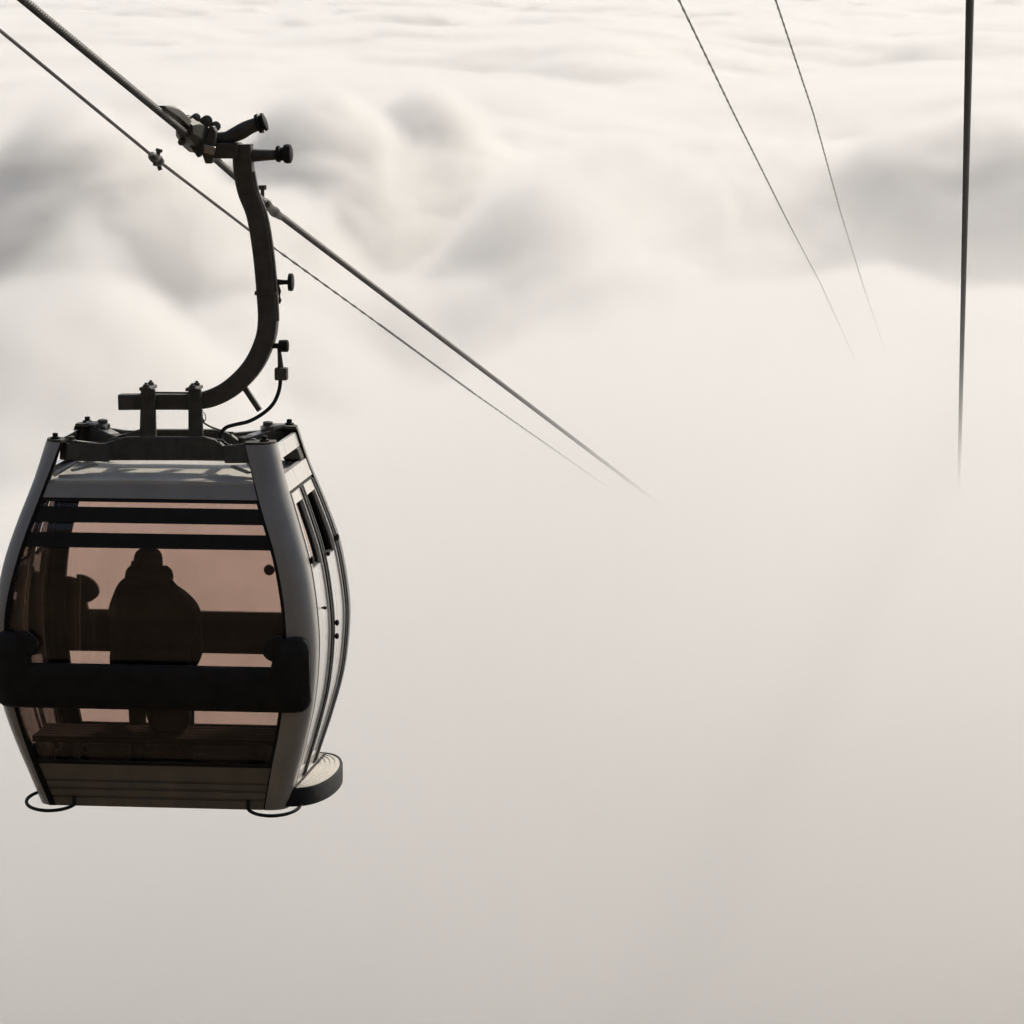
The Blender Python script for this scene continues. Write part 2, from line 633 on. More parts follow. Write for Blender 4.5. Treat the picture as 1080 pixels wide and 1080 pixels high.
FL = lambda z: -fwl(z) + .001
FR = lambda z: fwr(z) - .001
for sy in (-1, 1):
    l_, r_ = FL, FR
    face_patch('header_beam', 'paint', G, sy, l_, r_, 1.828, 1.905, -.004, .05, 4)
    win = face_patch('window', 'window_glass', G, sy, l_, r_, .29, 1.81, -.030, .006, 24)
    face_patch('seal', 'rubber', win, sy, l_, r_, 1.806, 1.827, -.010, .03, 2)
    face_patch('seal', 'rubber', win, sy, l_, r_, .268, .292, -.010, .03, 2)
    face_patch('seal', 'rubber', win, sy, l_, lambda z: -fwl(z) + .014, .292, 1.806, -.012, .03, 20, 1)
    face_patch('seal', 'rubber', win, sy, lambda z: fwr(z) - .014, r_, .292, 1.806, -.012, .03, 20, 1)
    face_patch('lower_panel', 'lower_paint', G, sy, l_, r_, .0, .267, -.006, .03, 6, 6, (.165, .115, .06))
for z0, z1 in ((1.690, 1.776), (1.550, 1.632)):
    face_patch('vent_bar', 'rubber', G, -1, lambda z: -fwl(z) + .015, lambda z: fwr(z) - .015, z0, z1, -.010, .019, 4)
lathe('vent_plug', 'rubber', G, (.440, .705, 1.232), (0, -1, 0), [(0, .03), (.02, .034), (.03, .03), (.034, .01)], 16)


# bumpers: band with swollen pads at both ends, wrapped on the belly of the front and rear face
def bumper(sy, z0, z1, tongue, hw=.918, tw=.112):
    bm = bmesh.new()
    nx = 40

    def prof(x):
        s = abs(x)
        zt = z1
        zb = z0
        if s > .70:
            t = min(1, (s - .70) / .07)
            zt = z1 + (tongue - .02) * (1 - (1 - t) ** 2)
            if s > .76:
                zt += .02 * min(1, (s - .76) / .08)
        s += .935 - hw
        e = max(0, (s - .86) / .075)
        rnd = .07 * (1 - math.sqrt(max(0, 1 - min(1, e) ** 2)))
        return zb + rnd * .8, zt - rnd
    X = [-hw + 2 * hw * i / nx for i in range(nx + 1)]
    X += [-.70, -.706, -.715, -.73, -.75, .70, .706, .715, .73, .75, hw - .025, hw - .01, -hw + .025, -hw + .01]
    X = sorted(set(X))
    rings = []
    for x in X:
        zb, zt = prof(x)
        s = abs(x)
        back = max(0, s - .80)
        dy = -back * back * 3.2
        yo = lambda z: fb(z) + .055 + dy
        yi = lambda z: fb(z) + dy - .005
        zm = [zb, zb + .018, zb + (zt - zb) * .35, zb + (zt - zb) * .7, zt - .018, zt]
        ring = [Vector((x, sy * (yo(z) - (.018 if k in (0, 5) else 0)), z)) for k, z in enumerate(zm)]
        ring += [Vector((x, sy * yi(z), z)) for z in reversed(zm)]
        rings.append(ring)
    bm_loft(bm, rings)
    o = link('bumper', bm, 'rubber', G, True, auto=50)
    # inward tongue of each pad
    for sx in (-1, 1):
        bm = bmesh.new()
        zc = z1 + tongue * .53
        pts = []
        for k in range(17):
            an = PI * (0.5 + k / 16)
            pts.append((sx * (.765 + tw * math.cos(an)), zc + tongue * .50 * math.sin(an) * (1.0 if math.sin(an) > 0 else .75)))
        r0 = [Vector((x, sy * (fb(z) + .002), z)) for x, z in pts]
        r1 = [Vector((x, sy * (fb(z) + .035), z)) for x, z in pts]
        r2 = [Vector((x + sx * .01, sy * (fb(z) + .048), zc + (z - zc) * .9)) for x, z in pts]
        bm_loft(bm, [r0, r1, r2])
        link('bumper_tongue', bm, 'rubber', o, True, auto=40)
    return o


bumper(-1, .625, .888, .185)
bumper(1, .705, .958, .21, .895, .135)


# side walls
def side_patch(name, m, parent, sx, yl, yr, z0, z1, off, th, nz=16, ny=4):
    bm = bmesh.new()
    rings = []
    for z in zs(z0, z1, nz):
        x = fa(z) + off
        y0 = yl(z) if callable(yl) else yl
        y1 = yr(z) if callable(yr) else yr
        o = [Vector((sx * x, y0 + (y1 - y0) * k / ny, z)) for k in range(ny + 1)]
        i_ = [Vector((sx * (x - th), y0 + (y1 - y0) * k / ny, z)) for k in range(ny, -1, -1)]
        rings.append(o + i_)
    bm_loft(bm, rings)
    o = link(name, bm, m, parent, True, auto=30)
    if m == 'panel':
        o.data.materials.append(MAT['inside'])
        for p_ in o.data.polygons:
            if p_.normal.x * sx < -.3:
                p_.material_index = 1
    return o


def ye(z):            # half-length of the opening between the corner posts at height z
    tail = 0.055 + 0.03 * smoothstep(0.3, 0.9, z) * smoothstep(2.0, 1.2, z)
    return fb(z) - CR - tail - .002


for sx in (-1, 1):
    side_patch('side_header', 'panel', G, sx, lambda z: -ye(z), ye, 1.857, 1.955, -.004, .03, 3)
    side_patch('side_sill', 'lower_paint', G, sx, lambda z: -ye(z), ye, .0, .10, -.008, .03, 2)
    side_patch('seal', 'rubber', G, sx, lambda z: -ye(z), ye, 1.838, 1.856, -.012, .02, 2)
    gap = .05
    for sy in (-1, 1):
        d = empty('door', (0, 0, 0)) if False else None
        lo_ = (lambda z: -ye(z) + .055) if sy < 0 else (lambda z: gap)
        hi_ = (lambda z: -gap) if sy < 0 else (lambda z: ye(z) - .05)
        # frame of the leaf: two stiles and rails with rubber lips
        fw2 = .035
        leaf = side_patch('door', 'panel', G, sx, lo_, (lambda z, f=lo_: f(z) + fw2), .105, 1.835, -.010, .024, 30, 1)
        side_patch('door_stile', 'panel', leaf, sx, (lambda z, f=hi_: f(z) - fw2), hi_, .105, 1.835, -.010, .024, 30, 1)
        a_, b_ = (lambda z, f=lo_: f(z) + fw2 + .001), (lambda z, f=hi_: f(z) - fw2 - .001)
        side_patch('door_rail', 'panel', leaf, sx, a_, b_, 1.775, 1.835, -.010, .024, 3, 2)
        side_patch('door_rail', 'panel', leaf, sx, a_, b_, .105, .20, -.010, .024, 3, 2)
        side_patch('door_panel' if sx > 0 else 'pane', 'panel' if sx > 0 else 'window_glass', leaf, sx, a_, b_, .201, 1.40, -.018, .012, 24, 3)
        # open vent above the fixed pane
        va = (lambda z, f=lo_: f(z) + fw2 + .06) if sy < 0 else (lambda z, f=lo_: f(z) + fw2 + .02)
        side_patch('door_panel' if sx > 0 else 'pane', 'panel' if sx > 0 else 'window_glass', leaf, sx, a_, va, 1.401, 1.774, -.018, .012, 10, 2)
        if sx < 0:
            side_patch('pane', 'window_glass', leaf, sx, (lambda z, f=va: f(z) + .001), (lambda z, f=b_: f(z) - .031), 1.411, 1.773, -.034, .005, 10, 2)
        side_patch('vent_frame', 'rubber', leaf, sx, (lambda z, f=b_: f(z) - .03), b_, 1.401, 1.774, -.03, .02, 10, 1)
        side_patch('vent_frame', 'rubber', leaf, sx, va, b_, 1.392, 1.410, -.03, .02, 2, 2)
        # rubber lips next to the leaf
        side_patch('seal', 'rubber', leaf, sx, (lambda z: -ye(z)) if sy < 0 else (lambda z: ye(z) - .049),
                   (lambda z: -ye(z) + .054) if sy < 0 else (lambda z: ye(z)), .105, 1.837, -.004, .03, 30, 1)
        side_patch('seal', 'rubber', leaf, sx, (-gap + .001) if sy < 0 else .016, -.016 if sy < 0 else gap - .001, .105, 1.837, -.002, .02, 30, 1)
        side_patch('edge_strip', 'steel_light', leaf, sx, -.015 if sy < 0 else .001, -.001 if sy < 0 else .015, .105, 1.837, -.006, .02, 30, 1)
        for (yy, zz, rr) in (((-.47, 1.47, .022), (-.33, 1.17, .010)) if sy < 0 else ((.47, 1.47, .022), (.06, 1.43, .014), (.055, 1.02, .018), (.055, .94, .018))):
            lathe('knob', 'rubber', leaf, (sx * (fa(zz) - .012), yy, zz), (sx, 0, 0), [(0, rr * .6), (.012, rr * .6), (.014, rr), (.026, rr), (.032, rr * .5)], 10)
    # fascia rail between the post tops
    side_patch('roof_fascia', 'panel', G, sx, -.34, .36, 2.035, 2.115, -.012, .02, 3)
    prism('fascia_bracket', 'steel_dark', G, [(sx * .60, 1.965), (sx * .715, 1.958), (sx * .69, 2.03), (sx * .62, 2.03)], .25, .37, .01)

# roof: crowned sheet with a rolled rim
bm = bmesh.new()
nx, ny = 18, 14
W, D = .70, .535


def roof_z(x, y):
    return 1.916 + .018 * (1 - (x / W) ** 2) * (1 - .4 * (y / D) ** 2) + .006 * (1 - (y / D) ** 2)


top = [[bm.verts.new((-W + 2 * W * i / nx, -D + 2 * D * j / ny, roof_z(-W + 2 * W * i / nx, -D + 2 * D * j / ny))) for i in range(nx + 1)] for j in range(ny + 1)]
for j in range(ny):
    for i in range(nx):
        bm.faces.new((top[j][i], top[j][i + 1], top[j + 1][i + 1], top[j + 1][i]))
ext = bmesh.ops.extrude_face_region(bm, geom=list(bm.faces))
bmesh.ops.translate(bm, vec=(0, 0, -.03), verts=[g for g in ext['geom'] if isinstance(g, bmesh.types.BMVert)])
roof = link('roof', bm, 'roof', G, True, auto=40)
for yy in (-.40, .40):
    bm = bmesh.new()
    rings = []
    for i in range(nx + 1):
        x = -.60 + 1.2 * i / nx
        z = roof_z(x, yy)
        rings.append([Vector((x, yy + dy, z + dz)) for dy, dz in ((-.025, -.004), (-.014, .014), (.014, .014), (.025, -.004))])
    bm_loft(bm, rings)
    link('roof_rib', bm, 'roof', roof, True, auto=30)
box('ceiling', 'inside', G, -.66, .66, -.49, .49, 1.86, 1.878)

# floor and underside
bm = bmesh.new()
ring = lambda g, z: [Vector((sx_ * (fa(0) - g) if k % 2 == 0 else sx_ * (fa(0) - g - .1), sy_ * (fb(0) - g - .1) if k % 2 == 0 else sy_ * (fb(0) - g), z)) for sx_, sy_, k in ((1, -1, 1), (1, -1, 0), (1, 1, 0), (1, 1, 1), (-1, 1, 1), (-1, 1, 0), (-1, -1, 0), (-1, -1, 1))]
bm_loft(bm, [ring(.06, -.012), ring(.045, .0), ring(.045, .07)])
link('floor', bm, 'inside', G, False, .004)

# guide hoops round the post feet
for sx in (-1, 1):
    for sy in (-1, 1):
        c = Vector((sx * .655, sy * .455, .004))
        pts = []
        for k in range(26):
            an = math.radians(-275 + 250 * k / 25)
            if sx > 0:
                an = PI - an
            x = c.x + .155 * math.cos(an)
            y = c.y + sy * -1 * .155 * math.sin(an)
            pts.append((x, y, .022 - sy * .20 * (y - c.y)))
        pts.append((pts[-1][0], pts[-1][1] - sy * .004, pts[-1][2] + .05))
        tube('guide_hoop', 'rubber', G, pts, .0105, 8)

# footboard beside the door
fbd = empty('footboard_anchor', (0, 0, 0)) if False else None


def half_ellipse(g, n=40, cx=.68, cyy=.10, ax=.275, ay=.56):
    return [(cx + (ax - g) * math.sin(PI * k / n) ** .6, cyy - (ay - g) * math.cos(PI * k / n)) for k in range(n + 1)]


bm = bmesh.new()
o_ = half_ellipse(0.008)
bm_loft(bm, [[Vector((x, y, z)) for x, y in o_] for z in (.040, .116)])
foot = link('footboard', bm, 'tread', G, False)
bm = bmesh.new()
r0, r1 = half_ellipse(0), half_ellipse(.016)
rings = []
for (x0, y0), (x1, y1) in zip(r0, r1):
    rings.append([Vector((x0, y0, .015)), Vector((x0, y0, .108)), Vector((x0 * .6 + x1 * .4, y0 * .6 + y1 * .4, .122)), Vector((x1, y1, .1205)), Vector((x1, y1, .015))])
bm_loft(bm, rings)
link('rim', bm, 'rubber', foot, True, auto=40)
for g in [.035 + .03 * i for i in range(8)]:
    bm = bmesh.new()
    pa, pb = half_ellipse(g, 30), half_ellipse(g + .012, 30)
    bm_loft(bm, [[Vector((x0, y0, .115)), Vector((x0, y0, .1205)), Vector((x1, y1, .1205)), Vector((x1, y1, .115))] for (x0, y0), (x1, y1) in zip(pa, pb)])
    link('tread_rib', bm, 'tread', foot, False)
bar('hinge_strip', 'rubber', foot, (.775, -.43, .123), (.790, .62, .123), .014, .008, 0)

# bench inside, slats on two supports
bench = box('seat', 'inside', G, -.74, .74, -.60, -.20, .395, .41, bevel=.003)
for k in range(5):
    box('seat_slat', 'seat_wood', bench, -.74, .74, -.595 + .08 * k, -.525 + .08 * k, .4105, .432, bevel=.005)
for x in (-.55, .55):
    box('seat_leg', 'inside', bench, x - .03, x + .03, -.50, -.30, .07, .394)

# ---------------------------------------------------------------- suspension frame on the roof
for sy in (-1, 1):
    y = sy * .19
    if sy < 0:
        poly = [lo(*p, y) for p in ((100, 485), (100, 471), (114, 466), (133, 460.5), (215, 460.5), (228, 463.5), (240, 472), (240, 485))]
    cb = prism('cross_beam', 'steel_dark', G, poly, y - .03, y + .03, .006)
    for x in (-.30, -.12, .05, .22):
        lathe('bolt', 'steel_dark', cb, (x, y + sy * .03, 2.03), (0, sy, 0), [(0, .016), (.012, .016), (.014, .009), (.022, .009)], 6)
    for sx in (-1, 1):
        a = Vector((sx * .36, y, 2.045))
        b = Vector((sx * .575, sy * .405, 2.075))
        arm = bar('frame_arm', 'steel_dark', G, a, b, .075, .105, .008)
        lathe('arm_bolt', 'steel_dark', arm, b + Vector((-sx * .04, -sy * .04, .05)), (0, 0, 1), [(0, .035), (.01, .035), (.012, .02), (.03, .02), (.034, .012)], 10)
        bar('arm_plate', 'steel_light', arm, a + Vector((sx * .05, sy * .05, .058)), b + Vector((-sx * .05, -sy * .05, .056)), .07, .008, .002)
        # short strut from arm to roof corner
        tube('roof_strut', 'steel_light', arm, [(sx * .51, sy * .36, 2.01), (sx * .615, sy * .485, 1.955)], [.017, .022], 10)
        bar('roof_bracket', 'steel_light', arm, (sx * .40, sy * .30, 1.985), (sx * .52, sy * .42, 1.965), .03, .012, .002)
    # longitudinal ties
for x in (-.30, .30):
    bar('frame_tie', 'steel_dark', G, (x, -.158, 2.035), (x, .158, 2.035), .05, .06, .005)
for sx in (-1, 1):
    bar('rear_link', 'steel_dark', G, (sx * .20, .225, 2.085), (sx * .55, .43, 2.10), .035, .05, .005)
    tube('latch_rod', 'steel_light', G, [(sx * .47, .30, 2.14), (sx * .60, .36, 2.15)], .014, 8)
    lathe('damper', 'steel_dark', G, (sx * .50, .34, 2.10), (0, 0, 1), [(0, .045), (.05, .045), (.055, .03), (.075, .03), (.08, .015)], 14)

# hanger: one bent box tube from the boom end up to the grip
ctr = [(-.322, 2.322), (-.15, 2.326), (.0, 2.328), (.12, 2.331), (.231, 2.353), (.35, 2.417), (.469, 2.537), (.543, 2.682), (.567, 2.81), (.560, 2.977),
       (.540, 3.209), (.505, 3.424), (.455, 3.56), (.432, 3.68), (.424, 3.835)]
pth = smooth_path([(x, 0, z) for x, z in ctr], 6)
bm = bmesh.new()
rings = []
yv = Vector((0, 1, 0))
for i, p in enumerate(pth):
    t = (pth[min(i + 1, len(pth) - 1)] - pth[max(i - 1, 0)]).normalized()
    nrm = t.cross(yv).normalized()
    k = smoothstep(.05, .35, p.x) if p.z < 2.5 else 1.0
    h = (.045 + .010 * k)
    d = .052
    c = .008
    rings.append([p + nrm * a_ + yv * b_ for a_, b_ in ((-h + c, -d), (h - c, -d), (h, -d + c), (h, d - c), (h - c, d), (-h + c, d), (-h, d - c), (-h, -d + c))])
bm_loft(bm, rings)
hanger = link('hanger_arm', bm, 'steel_dark', G, True, auto=30)
tubeline = [Vector((x + .062, -.02, z)) for x, z in ctr[8:]]
tube('conduit', 'steel_light', hanger, smooth_path([p for p in tubeline[:-1]], 4), .0085, 8)
# clamp plates that carry the boom
for yy in (-.072, .072):
    for (u0, u1, ub0, ub1) in ((149, 163.5, 147.5, 165), (199, 212, 199, 214.5)):
        poly = [lo(ub0, 463, yy), lo(ub1, 463, yy), lo(u1, 410, yy), lo(u0, 410, yy)]
        st = prism('boom_clamp', 'steel_dark', G, poly, yy - .017, yy + .017, .004)
        lathe('bolt', 'steel_dark', st, ((poly[2][0] + poly[3][0]) / 2, yy, 2.36), (0, -1 if yy < 0 else 1, 0), [(0, .016), (.026, .016), (.028, .009), (.036, .009)], 6)
for x in (-.150, .125):
    box('clamp_cap', 'steel_dark', G, x - .037, x + .033, -.095, .095, 2.398, 2.418)
    for yy in (-.07, .07):
        lathe('bolt', 'steel_dark', G, (x, yy, 2.418), (0, 0, 1), [(0, .02), (.014, .02), (.016, .01), (.026, .01)], 6)
bar('tie_rod', 'steel_dark', G, (-.12, -.06, 2.386), (.10, -.06, 2.386), .016, .010, .002)
for yy in (-.1, .1):
    bar('tie_rod', 'steel_dark', G, (-.32, yy * 1.9, 2.125), (.32, yy * 1.9, 2.125), .02, .012, .002)

# small fittings on the hanger
box('collar', 'steel_dark', hanger, .497, .622, -.062, .062, 2.962, 2.985, bevel=.003)
lathe('stop_knob', 'rubber', hanger, (.60, 0, 3.035), (1, 0, 0), [(0, .020), (.06, .014), (.088, .013), (.09, .052), (.112, .052), (.116, .044)], 16)
tube('hook', 'rubber', hanger, [(.622, 0, 3.02), (.632, 0, 2.98), (.636, 0, 2.93), (.630, 0, 2.91)], [.010, .013, .011, .008], 8)
lathe('cable_gland', 'rubber', hanger, (.575, 0, 2.662), (1, 0, 0), [(0, .016), (.05, .016), (.055, .034), (.075, .036), (.105, .036), (.11, .028)], 16)
tube('box_stem', 'steel_dark', hanger, [(.628, 0, 2.655), (.634, 0, 2.59), (.638, 0, 2.53)], [.010, .014, .018], 10)
jb = box('junction_box', 'steel_dark', hanger, .606, .678, -.035, .035, 2.462, 2.535, bevel=.006)
hp = [lo(*p, 0) for p in ((296, 399), (294.5, 412), (289, 425), (279, 435), (264, 443.5), (249, 447), (240, 450), (235, 457), (238, 465), (248, 470))]
tube('hose', 'rubber', jb, smooth_path([(x, -.01 * i, z) for i, (x, z) in enumerate(hp)], 6), .0115, 10)
a, b = lo(258, 409, 0), lo(274, 433, 0)
bar('strut', 'steel_dark', hanger, (a[0], 0, a[1]), (b[0], 0, b[1]), .03, .04, .004, Vector((0, 1, 0)))
wp = [lo(*p, -.05) for p in ((213, 431), (214, 444), (222, 450), (236, 455))]
tube('wire', 'rubber', hanger, smooth_path([(x, -.05, z) for x, z in wp], 6), .0055, 8)
wp = [lo(*p, -.05) for p in ((213, 440), (216, 444), (217, 439), (214.5, 435))]
tube('wire', 'rubber', hanger, smooth_path([(x, -.05, z) for x, z in wp], 6), .003, 6)

# grip on the rope
RX = .144                                  # rope plane, cabin-local
def rope_z(y):                             # rope height at cabin-local y, near the grip
    Y = y + ORG.y
    return (29.028 + (22.878 - Y) * .1986 if Y < 22.878 else 29.028 - (Y - 22.878) * .2127) - ORG.z


grip = empty('grip_anchor', (0, 0, 0)) if False else None
bm = bmesh.new()
rings = []
for y, h, w in ((-.30, .05, .045), (-.22, .085, .07), (-.05, .10, .085), (.12, .10, .085), (.25, .07, .06)):
    z = rope_z(y)
    rings.append([Vector((RX + w * cx_, y, z + .012 + h * cz_)) for cx_, cz_ in ((-.7, -.55), (.5, -.75), (1, -.3), (1, .6), (.4, 1), (-.5, .9), (-1, .3), (-1, -.2))])
bm_loft(bm, rings)
gr = link('rope_grip', bm, 'steel_dark', G, True, .0, auto=25)
for sy, L_ in ((-1, .80), (1, .55)):       # tapering rope guides fore and aft
    bm = bmesh.new()
    rings = []
    for k in range(9):
        t = k / 8
        y = sy * (.22 + L_ * t)
        hh = .060 * (1 - t) ** .7 + .010
        z = rope_z(y) + .026
        arch = .022 * math.sin(PI * min(1, t * 1.1)) if sy < 0 else .005
        rings.append([Vector((RX + x, y, z + zz)) for x, zz in ((-.028, arch * .6), (.03, arch * .6), (.032, arch + hh * .6), (.01, arch + hh), (-.02, arch + hh * .8))])
    bm_loft(bm, rings)
    link('rope_guide', bm, 'steel_dark', gr, True, auto=40)
box('grip_block', 'steel_dark', gr, RX + .06, .41, -.08, .09, 3.755, 3.845, bevel=.01)
for (x, y, z, r) in ((RX + .03, -.14, rope_z(-.14) + .105, .026), (RX + .075, -.05, rope_z(-.05) + .10, .034), (RX + .11, .04, rope_z(.04) + .085, .03), (RX + .0, -.24, rope_z(-.24) + .085, .02), (RX + .05, -.08, rope_z(-.08) - .07, .022), (RX - .03, -.24, rope_z(-.24) - .045, .02)):
    lathe('spring', 'steel_dark', gr, (x, y - .04, z), (0, 1, .1), [(0, r * .7), (.01, r), (.03, r * .75), (.04, r), (.06, r * .75), (.07, r), (.09, r * .7)], 12)
plate = [lo(*p, -.02) for p in ((219, 144), (222, 134), (227, 132), (230, 138), (229, 158), (226, 172), (219, 172), (215, 160))]
prism('jaw_plate', 'steel_dark', gr, plate, -.10, -.02, .008)
plate = [lo(*p, -.04) for p in ((204, 141), (211, 134), (219, 138), (218, 160), (212, 166), (203, 153))]
prism('jaw_plate', 'rope_steel', gr, plate, -.14, -.06, .008)
bar('pivot', 'steel_light', gr, (RX + .02, -.12, 3.83), (RX + .14, -.12, 3.80), .02, .05, .006)
# coupling lever with its roller
lp = [lo(*p, 0) for p in ((229, 146), (240, 145), (252, 140), (262, 134.5), (271, 131))]
lev = tube('lever', 'steel_dark', gr, smooth_path([(x, 0, z) for x, z in lp], 5), [.034, .036, .037, .037, .037, .038, .04, .042, .044, .045, .046, .047, .047, .046, .045, .044, .043, .042, .042, .041, .038], 14)
x, z = lo(270, 131.5, 0)
lathe('roller', 'rubber', lev, (x, 0, z), (1, 0, .35), [(0, .03), (.008, .056), (.028, .060), (.034, .045), (.04, .04), (.044, .056), (.058, .052), (.064, .03)], 20)
# fixed arm with its roller
x0, z0 = lo(264, 164, 0)
fxr = lathe('roller_axle', 'steel_dark', gr, (x0, 0, z0), (1, 0, .03), [(0, .040), (.04, .036), (.12, .031), (.17, .029)], 16)
x1, z1 = lo(291, 162.5, 0)
lathe('roller', 'rubber', fxr, (x1, 0, z1), (1, 0, .03), [(0, .03), (.004, .046), (.022, .050), (.028, .04), (.042, .038), (.048, .052), (.066, .058), (.088, .054), (.096, .035)], 22)
# small clamp where the rope leaves the arm
x, z = lo(287, 222, .2)
cl = lathe('rope_clamp', 'steel_dark', gr, (RX, 2.30, rope_z(2.30)), (0, 1, -.21), [(0, .026), (.02, .036), (.10, .036), (.12, .028), (.34, .028), (.36, .034), (.44, .034), (.46, .026), (.60, .024)], 12)
lathe('bolt', 'steel_dark', cl, (RX - .02, 2.36, rope_z(2.36) - .10), (0, 0, 1), [(0, .022), (.03, .022), (.032, .012), (.19, .012), (.192, .026), (.22, .026)], 8)


# ------------------------------------------------------------------ ropes
def rope(name, label, pts, r, strands=6, pitch=.30, step=.028, cat='rope', group=None, m='rope_steel'):
    """laid steel rope: lobed section twisted along its path"""
    pts = [Vector(p) for p in pts]
    path = []
    for a_, b_ in zip(pts[:-1], pts[1:]):
        n = max(1, int((b_ - a_).length / step))
        path += [a_ + (b_ - a_) * (k / n) for k in range(n)]
    path.append(pts[-1])
    bm = bmesh.new()
    sides = strands * 3 if strands else 8
    rings = []
    s_ = 0
    for i, (p, sv, uv) in enumerate(frames(path)):
        if i:
            s_ += (path[i] - path[i - 1]).length
        tw = 2 * PI * s_ / pitch
        ring = []
        for k in range(sides):
            an = 2 * PI * k / sides
            rr = r * (1.0 if not strands or k % 3 else .70)
            ring.append(p + sv * (rr * math.cos(an + tw)) + uv * (rr * math.sin(an + tw)))
        rings.append(ring)
    bm_loft(bm, rings)
    return tag(link(name, bm, m, None, True, auto=75), label, cat, group)


def rope_curve(X, pix, y_end, y_start=-12.0):
    """photo points on the vertical plane x = X, carried on at both ends along their own slope"""
    p = [at_x(u, v, X) for u, v in pix]
    d0 = (p[1] - p[0]) / (p[1].y - p[0].y)
    d1 = (p[-1] - p[-2]) / (p[-1].y - p[-2].y)
    a_ = p[0] + d0 * (y_start - p[0].y)
    b_ = p[-1] + d1 * (y_end - p[-1].y)
    return [a_] + p + [b_]


def fit(pts, keep):
    return [pts[i] for i in keep]


rope('haul_rope', 'thick twisted steel rope that the grey cabin is gripped to', rope_curve(-4.42, [(25, 0), (205, 148), (290, 223), (500, 383), (700, 535)], 150), .0225)
# the near rope hangs in the camera's own plane
zr = lambda y: 29.85 - .2 * (y - 22) + .00012 * (y - 22) ** 2
xr = lambda y: .045 + .00062 * (y - 22)
rope('haul_rope', 'thick black steel rope running straight down at the right edge', [(xr(y), y, zr(y)) for y in (-12, 0, 10, 22, 35, 50, 65, 90, 130)], .0235)
sg = rope('signal_cable', 'thin dark cable with a clamp running below the thick rope', rope_curve(-5.0, [(0, 32), (80, 98), (165, 168), (262, 242), (400, 342), (500, 415), (650, 520)], 140), .0105, 0, .3, .5, 'cable')
c0 = at_x(160, 164, -5.0)
c1 = at_x(172, 173.5, -5.0)
dv = (c1 - c0)
clamp = lathe('clamp', 'steel_dark', sg, c0, dv, [(0, .016), (.03, .03), (.10, .034), (.12, .02), (.16, .02), (.18, .036), (.26, .03), (.29, .015)], 12)
for k, (t, s) in enumerate(((.25, 1), (.75, -1))):
    q = c0 + dv * t
    lathe('bolt', 'steel_dark', clamp, q + Vector((0, 0, -.05)), (s * .3, 0, 1), [(0, .014), (.09, .014), (.092, .022), (.11, .022)], 8)
rope('signal_cable', 'thin pale cable in the middle, the left one of the pair', rope_curve(-2.0, [(716, 0), (774, 120), (830, 232), (866, 300), (893, 360)], 150), .0105, 0, .3, .5, 'cable', None, 'cable_grey')
rope('signal_cable', 'thin pale cable in the middle, the right one of the pair', rope_curve(-1.5, [(818, 0), (858, 120), (886, 222), (910, 300), (932, 365)], 150), .0105, 0, .3, .5, 'cable', None, 'cable_grey')


# ------------------------------------------------------------------ passenger
P = tag(empty('person', ORG + Vector((-.075, -.36, .432))), 'person in dark hooded winter jacket and knit hat sitting inside the cabin', 'person')


def skin_mesh(name, m, parent, verts, edges, radii, root=0, sub=2):
    me = bpy.data.meshes.new(name)
    me.from_pydata(verts, edges, [])
    o = bpy.data.objects.new(name, me)
    sc.collection.objects.link(o)
    o.parent = parent
    md = o.modifiers.new('skin', 'SKIN')
    md.use_smooth_shade = True
    if not me.skin_vertices:
        me.skin_vertices.new()
    for i, r in enumerate(radii):
        sv_ = me.skin_vertices[0].data[i]
        sv_.radius = (r, r) if not isinstance(r, tuple) else r
        sv_.use_root = (i == root)
    s = o.modifiers.new('sub', 'SUBSURF')
    s.levels = s.render_levels = sub
    me.materials.append(MAT[m])
    return o


# seated, back to the camera: 0 pelvis, spine, neck, head, arms, legs (right = +x)
V = [(.10, 0, .14), (.03, -.02, .34), (0, -.03, .54), (0, -.03, .74), (0, -.01, .85), (0, .0, .92), (0, .01, .98), (0, .02, 1.03),
     (-.14, -.03, .73), (-.185, .0, .66), (-.20, .06, .44), (-.13, .27, .27),
     (.15, -.03, .73), (.225, .01, .66), (.235, .05, .45), (.12, .27, .27),
     (-.06, .06, .19), (-.177, .22, .15), (-.19, .46, .13), (-.19, .49, -.10), (-.19, .47, -.30), (-.19, .58, -.335),
     (.13, .05, .11), (.12, .25, .11), (.10, .46, .13), (.10, .49, -.10), (.10, .47, -.30), (.10, .58, -.335)]
Ed = [(0, 1), (1, 2), (2, 3), (3, 4), (4, 5), (5, 6), (6, 7), (3, 8), (8, 9), (9, 10), (10, 11), (3, 12), (12, 13), (13, 14), (14, 15),
      (0, 16), (16, 17), (17, 18), (18, 19), (19, 20), (20, 21), (0, 22), (22, 23), (23, 24), (24, 25), (25, 26), (26, 27)]
R_ = [(.12, .11), (.18, .13), (.195, .135), (.17, .12), .075, .075, .075, .055,
      .085, .075, .06, .045, .085, .08, .065, .045,
      .07, .062, .06, .055, .045, .04, .09, .085, .065, .055, .045, .04]
body = skin_mesh('body', 'jacket', P, V, Ed, R_)


def blob(name, m, parent, c, rx, ry, rz, nu=24, nv=14, fun=None):
    bm = bmesh.new()
    rings = []
    for j in range(1, nv):
        ph = PI * j / nv
        ring = []
        for k in range(nu):
            th = 2 * PI * k / nu
            f = 1.0 if fun is None else fun(th, ph)
            ring.append(Vector((c[0] + rx * f * math.sin(ph) * math.cos(th), c[1] + ry * f * math.sin(ph) * math.sin(th), c[2] + rz * f * math.cos(ph))))
        rings.append(ring)
    bm_loft(bm, rings)
    return link(name, bm, m, parent, True, auto=70)


